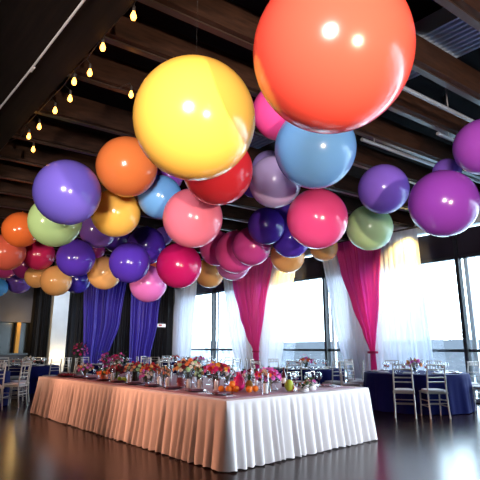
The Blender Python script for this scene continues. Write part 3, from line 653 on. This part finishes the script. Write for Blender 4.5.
# ------------------------------------------------------------------ chiavari chairs
def chair_parts(t, full=True):
    P = {}
    def tb_(pts, r=0.0135, sg=7): return MB().tube(pts, r, sg)
    zs = 1.045
    posts = [[(s*0.185, -0.245, 0), (s*0.18, -0.205, 0.25), (s*0.178, -0.19, 0.45), (s*0.172, -0.205, 0.7), (s*0.168, -0.235, 0.95)] for s in (-1, 1)]
    legs = [[(s*0.19, 0.205, 0), (s*0.187, 0.19, 0.44)] for s in (-1, 1)]
    rails = [[(-0.168, -0.233, 0.935), (0, -0.245, 0.94), (0.168, -0.233, 0.935)], [(-0.17, -0.222, 0.86), (0.17, -0.222, 0.86)], [(-0.173, -0.206, 0.71), (0.173, -0.206, 0.71)], [(-0.174, -0.2, 0.63), (0.174, -0.2, 0.63)]]
    spin = [[(x, -0.237, 0.935), (x, -0.222, 0.86)] for x in (-0.11, -0.055, 0, 0.055, 0.11)]
    stre = [[(-0.188, 0.2, 0.2), (0.188, 0.2, 0.2)], [(-0.182, -0.21, 0.26), (0.182, -0.21, 0.26)], [(-0.187, -0.215, 0.2), (-0.187, 0.2, 0.2)], [(0.187, -0.215, 0.2), (0.187, 0.2, 0.2)],
            [(-0.182, -0.205, 0.32), (0.182, -0.205, 0.32)], [(-0.187, -0.21, 0.3), (-0.187, 0.195, 0.3)], [(0.187, -0.21, 0.3), (0.187, 0.195, 0.3)]]
    seat = MB().box(-0.2, 0.2, -0.21, 0.21, 0.425, 0.455)
    cu = MB(); vs = []; n_ = 24
    def ringp(sx, sy, z): return [(sx*math.copysign(abs(math.cos(a))**0.45, math.cos(a)), sy*math.copysign(abs(math.sin(a))**0.45, math.sin(a)), z) for a in [2*PI*k/n_ for k in range(n_)]]
    for sx, sy, z in ((0.17, 0.18, 0.455), (0.19, 0.2, 0.468), (0.185, 0.195, 0.49), (0.13, 0.14, 0.5)): vs += ringp(sx, sy, z)
    fs = [(r*n_+k, r*n_+(k+1) % n_, (r+1)*n_+(k+1) % n_, (r+1)*n_+k) for r in range(3) for k in range(n_)]; fs.append(tuple(range(3*n_, 4*n_))); fs.append(tuple(reversed(range(n_)))); cu.add(vs, fs)
    for L_ in (posts, legs, rails, spin, stre):
        for p in L_: p[:] = [(q[0], q[1], q[2]*zs) for q in p]
    cu.v = [(q[0], q[1], q[2]*zs) for q in cu.v]; seat.v = [(q[0], q[1], q[2]*zs) for q in seat.v]
    if full:
        for p in posts: tb_(p, 0.0145).build('back_post', M_chair, t)
        for p in legs: tb_(p, [0.011, 0.0145]).build('leg', M_chair, t)
        for p in rails: tb_(p, 0.0115).build('back_rail', M_chair, t)
        for p in spin: tb_(p, 0.009, 6).build('spindle', M_chair, t)
        for p in stre: tb_(p, 0.009, 6).build('stretcher', M_chair, t)
        seat.build('seat_frame', M_chair, t, smooth=False)
    else:
        fr = MB()
        for p in posts: fr.tube(p, 0.0145, 6)
        for p in legs: fr.tube(p, 0.0135, 6)
        for p in rails: fr.tube(p, 0.0115, 5)
        for p in stre[:4]: fr.tube(p, 0.009, 5)
        fr.box(-0.2, 0.2, -0.21, 0.21, 0.425*zs, 0.455*zs); fr.build('frame', M_chair, t)
    cu.build('cushion', M_cush, t)['label'] = 'pale cushion'
protos = {}
def put_chair(x, y, rz, label, group, full):
    if full not in protos:
        t = thing('chiavari_chair', label, 'chair', (x, y, 0), rz, group); chair_parts(t, full); protos[full] = (t, tree(t)); return t
    t, tr = protos[full]
    return copy_tree(t, (x, y, 0), rz, label, group, tr)

# ------------------------------------------------------------------ round tables with navy cloths
candle_me = MB().lathe([(0.0, 0.0), (0.03, 0.0), (0.033, 0.07), (0.029, 0.07), (0.027, 0.008), (0.0, 0.008)], 12).mesh('candle_holder', M_glass)
def round_table(cx, cy, r, n_, a0, where, full, seed, cols, ch_labels=None, chairs=None):
    H_ = 0.77; rnd = random.Random(seed)
    t = thing('round_table', 'round banquet table under the navy cloth %s' % where, 'table', (cx, cy, 0))
    MB().lathe([(0.0, 0.72), (r-0.02, 0.72), (r-0.02, 0.755), (0.0, 0.755)], 40).build('tabletop', M_wood, t)
    MB().lathe([(0.3, 0.0), (0.28, 0.03), (0.06, 0.06), (0.05, 0.7), (0.2, 0.72)], 16).build('pedestal', M_steel, t)
    nf = 15 if r > 1 else 13; N_ = nf*10; vs = []; ph = rnd.uniform(0, 6)
    rws = [(0.0, H_, 0), (0.5, H_, 0), (0.96, H_, 0), (1.0, H_-0.004, 0.0), (1.01, H_-0.02, 0.05), (1.015, H_-0.1, 0.3), (1.025, 0.5, 0.7), (1.035, 0.25, 1.0), (1.05, 0.012, 1.2)]
    for q, z, am in rws:
        for k in range(N_):
            a = 2*PI*k/N_; wv = math.sin(nf*a+0.6*math.sin(3*a+ph)+ph) + 0.4*math.sin((nf*2+3)*a+ph)
            rr = r*q + 0.022*am*wv; vs.append((rr*math.cos(a), rr*math.sin(a), z))
    fs = [(i*N_+k, i*N_+(k+1) % N_, (i+1)*N_+(k+1) % N_, (i+1)*N_+k) for i in range(len(rws)-1) for k in range(N_)]
    tag(MB().add(vs, fs).build('tablecloth', M_navy, loc=(cx, cy, 0)), 'floor length navy satin cloth on the round table %s' % where, 'tablecloth', 'navy tablecloths')
    for k in range(n_):
        a = a0 + 2*PI*k/n_
        px, py = cx+(r-0.24)*math.cos(a), cy+(r-0.24)*math.sin(a)
        put('plate', wplate_me, 'white plate on the navy table %s' % where, 'plate', (px, py, H_+0.001), 0, 'plates on the table %s' % where)
        put('napkin', wnapkin_me, 'white napkin on a plate on the navy table %s' % where, 'napkin', (px, py, H_+0.013), a, 'napkins on the table %s' % where)
        b_ = a+0.22; wine_glass('empty wine glass on the navy table %s' % where, (cx+(r-0.42)*math.cos(b_), cy+(r-0.42)*math.sin(b_), H_+0.001), None, 'wine glasses on the table %s' % where)
        b_ = a-0.2; wine_glass('wine glass with rose drink on the navy table %s' % where, (cx+(r-0.45)*math.cos(b_), cy+(r-0.45)*math.sin(b_), H_+0.001), wwine_me, 'rose drink glasses on the table %s' % where)
    for k, c in enumerate(chairs or [(a0+2*PI*q/n_, r+0.31) for q in range(n_)]):
        lab = (ch_labels or {}).get(k, 'silver chair at the navy table %s' % where); gr = 'silver chairs at the table %s' % where
        if len(c) == 2: put_chair(cx+c[1]*math.cos(c[0]), cy+c[1]*math.sin(c[0]), c[0]+PI/2, lab, gr, full)
        else: put_chair(c[0], c[1], c[2], lab, gr, full)
    for k in range(3):
        a = k*2.1+0.3; put('candle_holder', candle_me, 'glass candle holder on the navy table %s' % where, 'candle holder', (cx+0.32*math.cos(a), cy+0.32*math.sin(a), H_+0.001), 0, 'candle holders %s' % where)
    arrangement('%s flowers on the navy table %s' % (' and '.join(cols[:2]), where), (cx, cy, H_+0.001), 0.26, 0.17, cols, 18, seed)
D = math.radians
def face(dx, dy): return math.atan2(dy, dx) - PI/2
round_table(10.15, 5.6, 1.10, 9, 3.5, 'by the right window', True, 21, ['pink', 'white', 'peach'],
    {0: 'silver chair seen from behind, left of the front pair at the right window', 1: 'silver chair turned slightly left, right one of the front pair at the right window', 2: 'silver chair cut by the right edge of the picture'},
    [(8.72, 5.08, face(0.86, 0.51)), (9.12, 4.68, face(0.66, 0.75)), (10.62, 4.33, face(-0.35, 0.94)), (D(-25), 1.40), (D(12), 1.40), (D(48), 1.42), (D(98), 1.40), (D(132), 1.44)])
round_table(9.9, 8.6, 0.98, 8, -0.95, 'between the two pink drapes', True, 22, ['pink', 'red', 'orange', 'white'], None,
    [(D(a), 1.29) for a in (-62, -108, -150, 165, 120, 80, 38, -12)])
round_table(8.9, 12.1, 0.95, 8, 0.2, 'below the farther pink drape', False, 23, ['white', 'pink', 'red'])
round_table(7.4, 14.8, 0.92, 8, 0.3, 'in front of the blue drapes', False, 24, ['hotpink', 'magenta'])
round_table(2.62, 12.62, 0.9, 6, 0.0, 'at the far left', True, 25, ['peach', 'white'],
    {0: 'silver chair left of the white table end, its back turned to the camera', 1: 'silver chair cut by the left edge of the picture'},
    [(D(-45), 1.17), (D(-78), 1.17), (D(5), 1.17), (D(50), 1.17), (D(110), 1.17), (D(170), 1.17)])
round_table(4.9, 15.6, 0.9, 8, 0.25, 'by the white pillar', False, 27, ['white', 'cream'])
round_table(10.2, 15.4, 0.9, 8, 0.45, 'in the corner by the black drape', False, 26, ['white', 'red'])
# tall dark arrangement on a pedestal between the pillar and the blue drape
tag(MB().lathe([(0.0, 0.0), (0.17, 0.0), (0.17, 0.03), (0.09, 0.06), (0.08, 0.7), (0.15, 0.76), (0.15, 0.78), (0.0, 0.78)], 20).build('flower_pedestal', M_dark, loc=(7.2, 17.2, 0)), 'dark round pedestal between the white pillar and the blue drape', 'pedestal')
t = arrangement('tall dark bouquet dotted with pink blooms on the pedestal by the white pillar', (7.2, 17.2, 0.781), 0.70, 0.27, ['hotpink', 'pink', 'magenta', 'burgundy'], 30, 32, vase='dark', vh=0.22)
leafy(160, 0.3, 0.66, 99).build('dark_foliage', mat('dark_leaves', (20, 26, 24), 0.6), t)
